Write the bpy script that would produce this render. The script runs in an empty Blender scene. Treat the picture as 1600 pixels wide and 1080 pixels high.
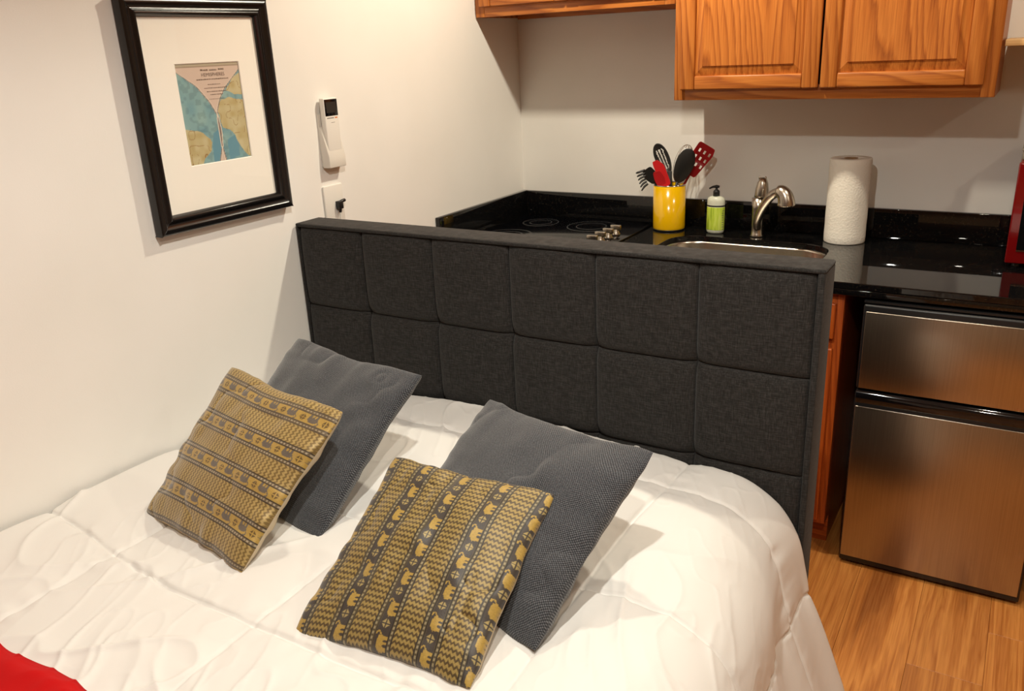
import bpy, bmesh, math, random
import numpy as np
from mathutils import Vector, Matrix
random.seed(7)
scene = bpy.context.scene
COL = scene.collection

# ---------------------------------------------------------------- camera
cam_d = bpy.data.cameras.new('camera'); cam = bpy.data.objects.new('camera', cam_d); COL.objects.link(cam)
YAW, PITCH, ROLL, FPX = 0.5584, 0.3423, -0.0476, 1305.22
fwd = Vector((-math.sin(YAW)*math.cos(PITCH), math.cos(YAW)*math.cos(PITCH), -math.sin(PITCH)))
rgt = Vector((math.cos(YAW), math.sin(YAW), 0)); upv = rgt.cross(fwd)
r2 = math.cos(ROLL)*rgt + math.sin(ROLL)*upv; u2 = -math.sin(ROLL)*rgt + math.cos(ROLL)*upv
M = Matrix((r2, u2, -fwd)).transposed().to_4x4(); M.translation = Vector((1.8419, -3.1057, 1.5929))
cam.matrix_world = M
cam_d.sensor_width = 36; cam_d.lens = FPX/1600*36; cam_d.clip_start = 0.05
scene.camera = cam

# ---------------------------------------------------------------- world, exposure, lights
w = bpy.data.worlds.new('world'); scene.world = w; w.use_nodes = True
w.node_tree.nodes['Background'].inputs[0].default_value = (0.02, 0.018, 0.016, 1)
vs = scene.view_settings
vs.view_transform = 'Standard'; vs.look = 'None'; vs.gamma = 1; vs.use_curve_mapping = False
vs.exposure = -0.88
CEIL = 2.33
# recessed ceiling lamps of the room: x, y, watts, colour
WARM = (1.0, 0.91, 0.725)
SOFT = (1.0, 0.945, 0.81); COOL = (1.0, 0.99, 0.90)
LAMPS = [(0.75, -0.80, 104, WARM, 168, .5), (1.85, -0.80, 44, WARM, 150, .5), (1.85, -2.87, 102, SOFT, 138, .5),
         (1.30, -2.20, 120, COOL, 152, .5), (2.93, -1.81, 62, WARM, 160, .85)]     # x, y, watts, colour, beam angle, beam edge softness

# ---------------------------------------------------------------- helpers
def lin(r, g, b):
    f = lambda c: (c/255/12.92) if c/255 <= .04045 else ((c/255+.055)/1.055)**2.4
    return (f(r), f(g), f(b), 1)

def tag(o, label=None, cat=None, group=None, kind=None):
    if label: o['label'] = label
    if cat: o['category'] = cat
    if group: o['group'] = group
    if kind: o['kind'] = kind
    return o

def thing(name, label, cat, loc=(0, 0, 0), group=None):
    o = bpy.data.objects.new(name, None); COL.objects.link(o); o.location = loc
    o.empty_display_size = .05
    o['wo'] = list(loc)
    return tag(o, label, cat, group)

def worigin(o):
    v = Vector((0, 0, 0))
    while o is not None:
        v += o.location; o = o.parent
    return v

def make(name, verts, faces, mat, parent=None, smooth=False, origin=None, bevel=0, seg=2, uvs=None):
    """verts are in world coordinates; object origin = parent's origin or given origin"""
    og = worigin(parent) if parent is not None else Vector(origin or (0, 0, 0))
    me = bpy.data.meshes.new(name)
    a = np.asarray(verts, dtype=float) - np.array(og)
    me.from_pydata(a.tolist(), [], faces)
    me.validate(); me.update()
    o = bpy.data.objects.new(name, me); COL.objects.link(o)
    if parent is not None: o.parent = parent
    else: o.location = og
    me.materials.append(mat)
    if smooth is True: me.shade_smooth()
    if bevel:
        b = o.modifiers.new('bevel', 'BEVEL'); b.width = bevel; b.segments = seg; b.limit_method = 'ANGLE'; b.angle_limit = math.radians(40)
        me.shade_smooth()
        me.set_sharp_from_angle(angle=math.radians(35)) if seg < 2 else None
    return o

class G:
    """geometry collector"""
    def __init__(s): s.v = []; s.f = []
    def add(s, v, f):
        n = len(s.v); s.v += [tuple(p) for p in v]; s.f += [tuple(i+n for i in q) for q in f]; return s
    def box(s, x0, x1, y0, y1, z0, z1):
        v = [(x, y, z) for x in (x0, x1) for y in (y0, y1) for z in (z0, z1)]
        f = [(0, 1, 3, 2), (4, 6, 7, 5), (0, 4, 5, 1), (2, 3, 7, 6), (0, 2, 6, 4), (1, 5, 7, 3)]
        return s.add(v, f)
    def lathe(s, prof, c=(0, 0, 0), n=32, axis=None, capped=True):
        """prof: (r, h) list along axis (default +z) from c"""
        ax = Vector(axis or (0, 0, 1)).normalized()
        t = ax.orthogonal().normalized(); b = ax.cross(t); c = Vector(c)
        v = []; f = []
        for (r, h) in prof:
            for i in range(n):
                a = 2*math.pi*i/n
                v.append(c + ax*h + (t*math.cos(a)+b*math.sin(a))*r)
        for k in range(len(prof)-1):
            for i in range(n):
                j = (i+1) % n
                f.append((k*n+i, k*n+j, (k+1)*n+j, (k+1)*n+i))
        if capped:
            if prof[0][0] > 1e-6: f.append(tuple(reversed(range(n))))
            if prof[-1][0] > 1e-6: f.append(tuple((len(prof)-1)*n+i for i in range(n)))
        return s.add(v, f)
    def tube(s, pts, rad, n=12, caps=True, flat=1.0):
        pts = [Vector(p) for p in pts]; m = len(pts)
        rad = rad if isinstance(rad, (list, tuple)) else [rad]*m
        tan = [(pts[min(i+1, m-1)]-pts[max(i-1, 0)]).normalized() for i in range(m)]
        t = tan[0].orthogonal().normalized(); v = []; f = []
        for i in range(m):
            t = (t - tan[i]*t.dot(tan[i])).normalized(); b = tan[i].cross(t)
            for k in range(n):
                a = 2*math.pi*k/n
                v.append(pts[i] + (t*math.cos(a) + b*math.sin(a)*flat)*rad[i])
        for i in range(m-1):
            for k in range(n):
                j = (k+1) % n; f.append((i*n+k, i*n+j, (i+1)*n+j, (i+1)*n+k))
        if caps: f.append(tuple(reversed(range(n)))); f.append(tuple((m-1)*n+k for k in range(n)))
        return s.add(v, f)
    def prism(s, poly, mat4, th):
        """2D poly (ccw) extruded +-th/2 along local z, placed by mat4"""
        n = len(poly)
        v = [mat4 @ Vector((x, y, th/2)) for x, y in poly] + [mat4 @ Vector((x, y, -th/2)) for x, y in poly]
        f = [tuple(range(n)), tuple(reversed(range(n, 2*n)))] + [((i+1) % n, i, n+i, n+(i+1) % n) for i in range(n)]
        return s.add(v, f)
    def build(s, name, mat, parent=None, **k):
        return make(name, s.v, s.f, mat, parent, **k)

def spline(pts, n=8):
    """Catmull-Rom through pts"""
    P = [Vector(p) for p in pts]; P = [2*P[0]-P[1]] + P + [2*P[-1]-P[-2]]; out = []
    for i in range(1, len(P)-2):
        for k in range(n):
            t = k/n; a, b, c, d = P[i-1], P[i], P[i+1], P[i+2]
            out.append(.5*((2*b)+(c-a)*t+(2*a-5*b+4*c-d)*t*t+(3*b-a-3*c+d)*t**3))
    out.append(P[-2]); return out

def curve_mesh(outlines, thick, mat4):
    """2D outlines (first outer, the others holes) filled and extruded -> verts, faces in world space"""
    cu = bpy.data.curves.new('tmp', 'CURVE'); cu.dimensions = '2D'; cu.fill_mode = 'BOTH'; cu.extrude = thick/2
    for ol in outlines:
        sp = cu.splines.new('POLY'); sp.points.add(len(ol)-1); sp.use_cyclic_u = True
        for p, q in zip(sp.points, ol): p.co = (q[0], q[1], 0, 1)
    o = bpy.data.objects.new('tmp', cu); COL.objects.link(o)
    dg = bpy.context.evaluated_depsgraph_get(); me = bpy.data.meshes.new_from_object(o.evaluated_get(dg))
    v = [mat4 @ x.co for x in me.vertices]; f = [tuple(p.vertices) for p in me.polygons]
    bpy.data.objects.remove(o); bpy.data.curves.remove(cu); bpy.data.meshes.remove(me)
    return v, f

def text_mesh(s, size, mat4, align='CENTER', thick=0.0):
    cu = bpy.data.curves.new('tmp', 'FONT'); cu.body = s; cu.size = size; cu.align_x = align; cu.extrude = thick
    o = bpy.data.objects.new('tmp', cu); COL.objects.link(o)
    dg = bpy.context.evaluated_depsgraph_get(); me = bpy.data.meshes.new_from_object(o.evaluated_get(dg))
    v = [mat4 @ x.co for x in me.vertices]; f = [tuple(p.vertices) for p in me.polygons]
    bpy.data.objects.remove(o); bpy.data.curves.remove(cu); bpy.data.meshes.remove(me)
    return v, f

def vnoise(x, y, seed=0):
    """smooth value noise in [0,1], numpy"""
    x = np.asarray(x, float); y = np.asarray(y, float)
    xi = np.floor(x).astype(np.int64); yi = np.floor(y).astype(np.int64); xf = x-xi; yf = y-yi
    def h(a, b):
        n = (a*374761393 + b*668265263 + seed*974634777) & 0x7fffffff
        n = ((n ^ (n >> 13))*1274126177) & 0x7fffffff
        n = n ^ (n >> 16)
        return (n & 0xffff)/65535.0
    u = xf*xf*xf*(xf*(xf*6-15)+10); v = yf*yf*yf*(yf*(yf*6-15)+10)
    return (h(xi, yi)*(1-u)+h(xi+1, yi)*u)*(1-v) + (h(xi, yi+1)*(1-u)+h(xi+1, yi+1)*u)*v

def gridfaces(nu, nv):
    i, j = np.meshgrid(np.arange(nu-1), np.arange(nv-1), indexing='ij'); a = (i*nv+j).ravel()
    return np.stack([a, a+nv, a+nv+1, a+1], 1).tolist()

# ---------------------------------------------------------------- materials
def pmat(name, col, rough=.5, metal=0., spec=.5, sheen=0., coat=0.):
    m = bpy.data.materials.new(name); m.use_nodes = True
    b = m.node_tree.nodes['Principled BSDF']
    b.inputs['Base Color'].default_value = col if len(col) == 4 else (*col, 1)
    b.inputs['Roughness'].default_value = rough; b.inputs['Metallic'].default_value = metal
    b.inputs['Specular IOR Level'].default_value = spec
    b.inputs['Sheen Weight'].default_value = sheen; b.inputs['Coat Weight'].default_value = coat
    return m

class N:
    def __init__(s, m): s.t = m.node_tree; s.b = s.t.nodes['Principled BSDF']
    def n(s, typ, ins=None, **props):
        nd = s.t.nodes.new(typ)
        for k, v in props.items(): setattr(nd, k, v)
        for k, v in (ins or {}).items():
            if hasattr(v, 'is_output'): s.t.links.new(v, nd.inputs[k])
            else: nd.inputs[k].default_value = v
        return nd
    def link(s, a, b): s.t.links.new(a, b)
    def ramp(s, fac, stops, interp='LINEAR'):
        r = s.t.nodes.new('ShaderNodeValToRGB'); r.color_ramp.interpolation = interp
        e = r.color_ramp.elements
        while len(e) < len(stops): e.new(.5)
        for k, (p, c) in zip(e, stops): k.position = p; k.color = c
        s.link(fac, r.inputs[0]); return r.outputs[0]
    def pos(s, scale=(1, 1, 1), rnd=0., off=(0, 0, 0)):
        g = s.n('ShaderNodeNewGeometry').outputs['Position']
        if rnd:
            oi = s.n('ShaderNodeObjectInfo').outputs['Random']
            mu = s.n('ShaderNodeMath', {0: oi, 1: rnd}, operation='MULTIPLY').outputs[0]
            g = s.n('ShaderNodeVectorMath', {0: g, 1: mu}, operation='ADD').outputs[0]
        return s.n('ShaderNodeMapping', {'Vector': g, 'Scale': scale, 'Location': off}).outputs[0]
    def bump(s, h, strength=.3, dist=.002):
        b = s.n('ShaderNodeBump', {'Height': h, 'Strength': strength, 'Distance': dist}); s.link(b.outputs[0], s.b.inputs['Normal'])
    def mix(s, fac, a, b, blend='MIX'):
        m = s.t.nodes.new('ShaderNodeMix'); m.data_type = 'RGBA'; m.blend_type = blend
        for k, v in ((0, fac), (6, a), (7, b)):
            if hasattr(v, 'is_output'): s.link(v, m.inputs[k])
            else: m.inputs[k].default_value = v
        return m.outputs[2]
    def noise(s, vec, scale, detail=3, rough=.5, dist=0.):
        return s.n('ShaderNodeTexNoise', {'Vector': vec, 'Scale': scale, 'Detail': detail, 'Roughness': rough, 'Distortion': dist}).outputs['Fac']

def wall_mat():
    m = pmat('wall_paint', lin(232, 227, 217), .75, spec=.25); k = N(m)
    p = k.pos()
    a = k.noise(p, 3, 3)
    k.link(k.ramp(a, [(.3, lin(234, 231, 225)), (.7, lin(239, 236, 231))]), k.b.inputs['Base Color'])
    k.bump(k.noise(p, 260, 2), .12, .001)
    return m
WALL = wall_mat()
TAUPE = pmat('taupe_paint', lin(166, 134, 94), .8)
CEILM = pmat('ceiling_paint', lin(224, 206, 174), .85)

def wood(name, c_dark, c_mid, c_light, axis='z', scale=1.0, rough=.38, seed=7.0, sq=.085, wp=.20):
    m = pmat(name, c_mid, rough, spec=.45); k = N(m)
    st = {'z': (1, 1, sq), 'x': (sq, 1, 1), 'y': (1, sq, 1)}[axis]
    p = k.pos(st, rnd=seed)
    warp = k.n('ShaderNodeTexNoise', {'Vector': p, 'Scale': 4.5*scale, 'Detail': 2.0, 'Roughness': .5}).outputs['Color']
    wv = k.n('ShaderNodeVectorMath', {0: warp, 1: (wp, wp, wp)}, operation='MULTIPLY').outputs[0]
    pw = k.n('ShaderNodeVectorMath', {0: p, 1: wv}, operation='ADD').outputs[0]
    wave = k.n('ShaderNodeTexWave', {'Vector': pw, 'Scale': 21*scale, 'Distortion': 3.5, 'Detail': 4.0, 'Detail Scale': 1.4, 'Detail Roughness': .6},
               wave_type='BANDS', bands_direction='DIAGONAL', wave_profile='SAW').outputs['Fac']
    fine = k.noise(k.pos({'z': (1, 1, .02), 'x': (.02, 1, 1), 'y': (1, .02, 1)}[axis], rnd=seed), 330*scale, 2, .6)
    big = k.noise(p, 5*scale, 2)
    c1 = k.ramp(wave, [(.0, c_light), (.50, c_mid), (.80, c_dark), (.90, c_mid), (1., c_light)])
    c2 = k.mix(.34, c1, k.ramp(fine, [(.35, c_dark), (.6, c_light)]), 'MIX')
    c3 = k.mix(.15, c2, k.ramp(big, [(.3, c_mid), (.7, c_light)]))
    k.link(c3, k.b.inputs['Base Color'])
    k.bump(fine, .12, .0006)
    return m
OAK = [lin(128, 58, 14), lin(180, 102, 38), lin(202, 126, 56)]
OAK_V = wood('oak_vertical_grain', *OAK, axis='z'); OAK_H = wood('oak_horizontal_grain', *OAK, axis='x')
OAK_P = wood('oak_panel_grain', lin(128, 58, 14), lin(182, 103, 38), lin(204, 126, 55), axis='z', scale=.9, seed=13., sq=.14, wp=.34)
BASE_V = wood('oak_shaded_vertical', lin(120, 44, 11), lin(162, 70, 20), lin(184, 90, 30), axis='z')  # darker, redder copy of the oak: shade painted into the base cabinets
BASE_H = wood('oak_shaded_horizontal', lin(120, 44, 11), lin(162, 70, 20), lin(184, 90, 30), axis='x')
PINE = wood('pale_pine', lin(200, 150, 92), lin(222, 178, 120), lin(236, 200, 146), axis='x', scale=1.4)

def floor_mat():
    m = pmat('vinyl_plank', lin(190, 125, 62), .42, spec=.4); k = N(m)
    p = k.pos((1, .07, 1), rnd=23.)
    warp = k.n('ShaderNodeTexNoise', {'Vector': p, 'Scale': 6.0, 'Detail': 3.0}).outputs['Color']
    wv = k.n('ShaderNodeVectorMath', {0: warp, 1: (.16, .16, .16)}, operation='MULTIPLY').outputs[0]
    pw = k.n('ShaderNodeVectorMath', {0: p, 1: wv}, operation='ADD').outputs[0]
    a = k.noise(pw, 14, 4, .6); f = k.noise(k.pos((1, .02, 1), rnd=23.), 210, 3, .6)
    c = k.ramp(a, [(.30, lin(140, 74, 24)), (.42, lin(188, 114, 48)), (.50, lin(214, 142, 70)), (.56, lin(178, 104, 42)), (.62, lin(210, 138, 66)), (.74, lin(160, 90, 34))])
    c = k.mix(.28, c, k.ramp(f, [(.35, lin(140, 84, 36)), (.62, lin(218, 154, 88))]))
    oi = k.n('ShaderNodeObjectInfo').outputs['Random']
    c = k.mix(1.0, c, k.ramp(oi, [(0, (.82, .80, .78, 1)), (1, (1.06, 1.05, 1.03, 1))]), 'MULTIPLY')
    k.link(c, k.b.inputs['Base Color']); k.bump(f, .1, .0005)
    return m
FLOOR = floor_mat()
SUB = pmat('subfloor_dark', lin(70, 44, 22), .8)

def granite_mat():
    m = pmat('black_granite', (.006, .006, .007), .025, spec=.5); k = N(m)
    p = k.pos()
    a = k.noise(p, 170, 4, .7); b = k.n('ShaderNodeTexVoronoi', {'Vector': p, 'Scale': 240.0}).outputs['Distance']
    fl = k.ramp(a, [(.56, (.004, .004, .0045, 1)), (.63, (.016, .013, .009, 1)), (.74, (.06, .05, .037, 1))])
    sp = k.ramp(b, [(.0, (.35, .33, .3, 1)), (.07, (0, 0, 0, 1))])
    sel = k.ramp(k.noise(p, 60, 2), [(.68, (0, 0, 0, 1)), (.72, (1, 1, 1, 1))])
    c = k.mix(1., fl, k.mix(1., sp, sel, 'MULTIPLY'), 'ADD')
    k.link(c, k.b.inputs['Base Color'])
    return m
GRANITE = granite_mat()
BLACK = pmat('black_plastic', (.008, .008, .009), .38); BLACKGLOSS = pmat('black_gloss', (.004, .004, .005), .06)
BLACKGLASS = pmat('black_ceramic_glass', (.003, .003, .004), .12, spec=.15)
RING = pmat('burner_print', (.045, .045, .048), .25)
NYLON = pmat('black_nylon', (.012, .011, .010), .42)
RED = pmat('red_silicone', lin(196, 16, 20), .42); REDD = pmat('red_silicone_deep', lin(170, 12, 18), .45)
CHROME = pmat('chrome', (.75, .73, .7), .12, 1.)
STEEL = pmat('sink_steel', (.62, .58, .52), .26, 1.)
NICKEL = pmat('brushed_nickel', (.50, .45, .38), .27, 1.)
YELLOW = pmat('yellow_enamel', lin(226, 176, 6), .16, spec=.6, coat=.4)
WHITEP = pmat('white_plastic', lin(232, 228, 220), .42); WHITEP2 = pmat('white_plastic_holder', lin(222, 217, 207), .5)
FRAMEB = pmat('black_lacquer_wood', (.008, .007, .007), .24, spec=.5)
MAT = pmat('mat_board', lin(246, 241, 230), .85)
LCD = pmat('remote_screen', (.030, .027, .024), .2)
GREYMARK = pmat('grey_print', lin(110, 105, 98), .7); ORANGE = pmat('orange_print', lin(214, 120, 50), .6)
INK = pmat('map_ink', lin(112, 96, 84), .8)

def fridge_mat():
    m = pmat('brushed_stainless', (.56, .50, .44), .30, 1.); k = N(m)
    f = k.noise(k.pos((1, 1, .012)), 420, 2)
    k.link(k.ramp(f, [(.3, (.41, .355, .29, 1)), (.7, (.47, .41, .335, 1))]), k.b.inputs['Base Color'])
    k.bump(f, .03, .0002)
    return m
STAINLESS = fridge_mat()

def head_mat():
    m = pmat('charcoal_linen', (.03, .029, .028), .95, spec=.10, sheen=.10); k = N(m)
    k.b.inputs['Sheen Roughness'].default_value = .5; k.b.inputs['Sheen Tint'].default_value = (.95, .92, .9, 1)
    a = k.noise(k.pos((1, 1, .1)), 520, 2, .6); b = k.noise(k.pos((.1, .1, 1)), 520, 2, .6)
    s = k.n('ShaderNodeMath', {0: a, 1: b}, operation='ADD').outputs[0]
    s = k.n('ShaderNodeMath', {0: s, 1: .5}, operation='MULTIPLY').outputs[0]
    k.link(k.ramp(s, [(.32, (.0125, .0115, .0108, 1)), (.5, (.0255, .0238, .0226, 1)), (.68, (.052, .0488, .0466, 1))]), k.b.inputs['Base Color'])
    k.bump(s, .35, .001)
    return m
LINEN = head_mat()

def grey_cushion_mat():
    m = pmat('grey_waffle_weave', (.06, .06, .063), .9, spec=.2, sheen=.35); k = N(m)
    uv = k.n('ShaderNodeUVMap').outputs[0]
    uvd = k.n('ShaderNodeTexNoise', {'Vector': uv, 'Scale': 9.0, 'Detail': 2.0}).outputs['Color']
    uvd = k.n('ShaderNodeVectorMath', {0: uvd, 1: (.02, .02, 0)}, operation='MULTIPLY').outputs[0]
    uv2 = k.n('ShaderNodeVectorMath', {0: uv, 1: uvd}, operation='ADD').outputs[0]
    sx = k.n('ShaderNodeSeparateXYZ', {0: uv2})
    def sn(o):
        q = k.n('ShaderNodeMath', {0: o, 1: 2*math.pi*200}, operation='MULTIPLY').outputs[0]
        return k.n('ShaderNodeMath', {0: q}, operation='SINE').outputs[0]
    pr = k.n('ShaderNodeMath', {0: sn(sx.outputs[0]), 1: sn(sx.outputs[1])}, operation='MULTIPLY').outputs[0]
    h = k.n('ShaderNodeMath', {0: pr, 1: .5, 2: .5}, operation='MULTIPLY_ADD').outputs[0]
    nz = k.noise(uv, 260, 3, .7)
    h2 = k.n('ShaderNodeMath', {0: h, 1: nz}, operation='ADD').outputs[0]
    h2 = k.n('ShaderNodeMath', {0: h2, 1: .5}, operation='MULTIPLY').outputs[0]
    k.link(k.ramp(h2, [(.25, (.010, .0105, .0125, 1)), (.5, (.042, .0445, .052, 1)), (.75, (.150, .155, .168, 1))]), k.b.inputs['Base Color'])
    k.bump(h2, .5, .002)
    return m
GREYC = grey_cushion_mat()

def attr_mat(name, rough=.45, metal=.0, sheen=.0, spec=.5, bump=True):
    m = pmat(name, (.5, .5, .5), rough, metal, spec, sheen); k = N(m)
    a = k.n('ShaderNodeVertexColor', layer_name='print')
    k.link(a.outputs[0], k.b.inputs['Base Color'])
    if bump:
        uv = k.n('ShaderNodeUVMap').outputs[0]
        k.bump(k.noise(uv, 420, 2), .25, .0012)
    return m
BROCADE = attr_mat('gold_brocade', .50, .10, .25); MAPM = attr_mat('map_print', .8, bump=False)
BEIGE = pmat('beige_cotton', lin(196, 180, 152), .9)

def cloth_mat(name, col, rough=.75, sheen=.2):
    m = pmat(name, col, rough, spec=.3, sheen=sheen); k = N(m)
    k.bump(k.noise(k.pos(), 900, 1), .06, .0006)
    return m
COMF = cloth_mat('white_microfibre', lin(225, 222, 218), .62, .1)
REDT = cloth_mat('red_fleece', lin(188, 2, 4), .95, .0)
MATT = cloth_mat('mattress_ticking', lin(225, 222, 214), .8); RAIL = pmat('dark_bed_frame', (.02, .019, .018), .7)

def soap_mat():
    m = pmat('soap_label_green', lin(176, 200, 60), .35); k = N(m)
    f = k.noise(k.pos((1, 1, .1)), 130, 2)
    k.link(k.ramp(f, [(.35, lin(150, 176, 44)), (.5, lin(188, 210, 70)), (.66, lin(206, 222, 104))]), k.b.inputs['Base Color'])
    return m
SOAPG = soap_mat(); SOAPW = pmat('soap_bottle_plastic', lin(206, 208, 190), .3)
def towel_mat():
    m = pmat('paper_towel', lin(240, 234, 222), .95, spec=.1); k = N(m)
    b = k.n('ShaderNodeTexVoronoi', {'Vector': k.pos(), 'Scale': 150.0}).outputs['Distance']
    k.bump(b, .35, .002)
    return m
TOWEL = towel_mat(); CARD = pmat('cardboard_core', lin(150, 118, 82), .9)
REDMW = pmat('red_enamel', lin(112, 3, 6), .18, coat=.5); GREYBOX = pmat('grey_fabric', lin(128, 120, 104), .85)

# ---------------------------------------------------------------- room shell
RX, FY = 3.45, -4.4
def struct(name, g, m, parent=None, **k):
    o = g.build(name, m, parent, **k); tag(o, kind='structure'); return o
struct('wall_left', G().box(-.12, 0, FY-.12, .12, -.1, CEIL+.1), WALL)
struct('wall_back', G().box(0, RX, 0, .12, -.1, CEIL+.1), WALL)
struct('wall_right', G().box(RX, RX+.12, FY-.12, .12, -.1, CEIL+.1), TAUPE)
struct('wall_front', G().box(0, RX, FY-.12, FY, -.1, CEIL+.1), TAUPE)
struct('ceiling', G().box(0, RX, FY, 0, CEIL, CEIL+.1), CEILM)
floor = struct('floor', G().box(0, RX, FY, 0, -.1, -.006), SUB)
# vinyl planks, each its own piece
PW, PL = .18, 1.22
ncol = 0; k0 = math.floor(-1.745/PW)
plank_cache = {}
for kx in range(k0, 30):
    x0 = 1.745 + kx*PW; x1 = x0+PW
    cx0, cx1 = max(x0, 0)+.0003, min(x1, RX)-.0003
    if cx1-cx0 < .01: continue
    ph = {0: -1.045, 1: -.81, -1: -.42, 2: -.30}.get(kx, -random.random()*PL)
    y = ph + PL*2
    while y > FY:
        a, b = min(y, 0)-.0003, max(y-PL, FY)+.0003
        if a-b > .02:
            cx, cy = (cx0+cx1)/2, (a+b)/2
            key = (round(cx1-cx0, 4), round(a-b, 4))
            if key not in plank_cache:
                hx, hy = (cx1-cx0)/2, (a-b)/2; e = .0008
                v = [(-hx, -hy, -.006), (hx, -hy, -.006), (hx, hy, -.006), (-hx, hy, -.006),
                     (-hx, -hy, -e), (hx, -hy, -e), (hx, hy, -e), (-hx, hy, -e),
                     (-hx+e, -hy+e, 0), (hx-e, -hy+e, 0), (hx-e, hy-e, 0), (-hx+e, hy-e, 0)]
                f = [(0, 1, 5, 4), (1, 2, 6, 5), (2, 3, 7, 6), (3, 0, 4, 7), (4, 5, 9, 8), (5, 6, 10, 9), (6, 7, 11, 10), (7, 4, 8, 11), (8, 9, 10, 11)]
                me = bpy.data.meshes.new('plank'); me.from_pydata(v, [], f); me.materials.append(FLOOR); plank_cache[key] = me
            o = bpy.data.objects.new('plank', plank_cache[key]); COL.objects.link(o); o.parent = floor; o.location = (cx, cy, 0)
        y -= PL

# recessed ceiling lamps
LENS = bpy.data.materials.new('lamp_lens'); LENS.use_nodes = True
nt = LENS.node_tree; nt.nodes.clear(); em = nt.nodes.new('ShaderNodeEmission'); ou = nt.nodes.new('ShaderNodeOutputMaterial')
em.inputs[0].default_value = (1, .85, .68, 1); em.inputs[1].default_value = 6; nt.links.new(em.outputs[0], ou.inputs[0])
PLACE = ['above the cooktop corner', 'above the refrigerator and counter', 'over the open foot side of the bed', 'over the cushions on the bed', 'over the open wooden floor']
for (lx, ly, W, c, ang, bl), where in zip(LAMPS, PLACE):
    t = thing('recessed_light', 'round white recessed ceiling light ' + where, 'ceiling light', (lx, ly, CEIL), 'recessed ceiling lights')
    G().lathe([(.035, -.003), (.055, -.012), (.060, -.014), (.082, -.006), (.084, 0.0), (.035, 0.0), (.035, -.003)], (lx, ly, CEIL), 32, capped=False).build('trim_ring', WHITEP, t, smooth=True)
    G().lathe([(.0, -.004), (.035, -.004)], (lx, ly, CEIL), 24, capped=False).build('lens', LENS, t)
    ld = bpy.data.lights.new('lamp', 'SPOT'); ld.shadow_soft_size = .028; ld.energy = W; ld.color = c; ld.spot_size = math.radians(ang); ld.spot_blend = bl
    lo = bpy.data.objects.new('lamp', ld); COL.objects.link(lo); lo.parent = t; lo.location = (0, 0, -.02)

# ---------------------------------------------------------------- bed surface model
BZ = .632
prof = spline([(1.30, 0, 0), (1.38, 0, -.014), (1.45, 0, -.058), (1.492, 0, -.125), (1.515, 0, -.215), (1.548, 0, -.33), (1.580, 0, -.43), (1.615, 0, -.545)], 10)
px = np.array([p.x for p in prof]); pz = np.array([p.z for p in prof])
ps = np.concatenate([[0], np.cumsum(np.hypot(np.diff(px), np.diff(pz)))]); 
SMAX = 1.30 + ps[-1]
def sstep(a, b, x):
    t = np.clip((x-a)/(b-a), 0, 1); return t*t*(3-2*t)
YH = -1.352
XS = [.31, .76, 1.235, 1.69]      # stitch lines along the bed (arc length from the wall)
YS = [-1.505, -1.925, -2.285, -2.68, -3.08]
def bed_surface(s, y, detail=True):
    """s: arc length across bed from the wall, y: world y -> x, y, z"""
    s = np.asarray(s, float); y = np.asarray(y, float)
    wid = .055*sstep(-1.45, -2.05, y)                 # bed edge sits a little further out towards the foot
    se = s - wid*sstep(1.0, 1.30, s)
    x = np.where(se < 1.30, s, np.interp(se-1.30, ps, px) + wid)
    drop = np.where(se < 1.30, 0, np.interp(se-1.30, ps, pz))
    d = -drop
    up = .030*np.exp(-((x-.60)/.36)**2)*sstep(-1.90, -1.50, y) + .022*np.exp(-((x-1.02)/.22)**2)*np.exp(-((y+1.62)/.15)**2)
    up += .010*(vnoise(s*2.3, y*2.3, 3)-.5)
    z = BZ + drop + up
    # hanging folds
    fold = np.sin(y*19+2.2*vnoise(y*3, s*1.5, 5)*3)*.6 + np.sin(y*33+4+s*2)*.4
    amp = .020*sstep(.05, .5, d)
    x = x + amp*fold + .012*sstep(.1, .5, d)*(vnoise(y*6, s*5, 9)-.5)
    if detail:
        dx = np.min([np.abs(s-a-.012*(vnoise(y*4, a*7+0*s, 11)-.5)*2) for a in XS], axis=0)
        yo = .03*(vnoise(s*2.2, 0*s+.3, 21)-.5) + .055*sstep(.55, .0, s)
        dy = np.min([np.abs(y-b-yo) for b in YS], axis=0)
        puff = .012*(1-np.exp(-dx/.05))*(1-np.exp(-dy/.05)) - .004*np.exp(-(dx/.0045)**2) - .006*np.exp(-(dy/.0045)**2)
        # stitch puckers
        puff += .0050*np.exp(-dy/.026)*(vnoise(s*38, y*7, 31)-.5)*2*sstep(.0, .010, dy)
        puff += .0050*np.exp(-dx/.026)*(vnoise(s*7, y*38, 32)-.5)*2*sstep(.0, .010, dx)
        # creases
        qx = s + .06*vnoise(s*5, y*5, 41); qy = y + .06*vnoise(s*5, y*5, 42)
        for sc, seed, am in ((5.5, 51, .0056), (9, 52, .0066), (15, 54, .0042), (30, 53, .0016)):
            a = .7 if seed == 52 else -.5
            u = qx*math.cos(a)-qy*math.sin(a); v = (qx*math.sin(a)+qy*math.cos(a))*.38
            n = vnoise(u*sc, v*sc, seed)
            r = (1-np.abs(2*n-1))**7
            msk = sstep(.36, .66, vnoise(s*3.1+7, y*3.1, seed+10))
            puff += am*(1.35-.25*sstep(.5, 1.0, s))*r*msk*(1-.8*sstep(.02, .12, d))
            puff += am*.35*(vnoise(u*sc*.8+3, v*sc*.8, seed+20)-.5)
        flat = np.clip(1-d/.10, 0, 1)
        z = z + puff*flat; x = x + puff*(1-flat)
    x = np.maximum(x, .015)
    return x, y, z

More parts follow.
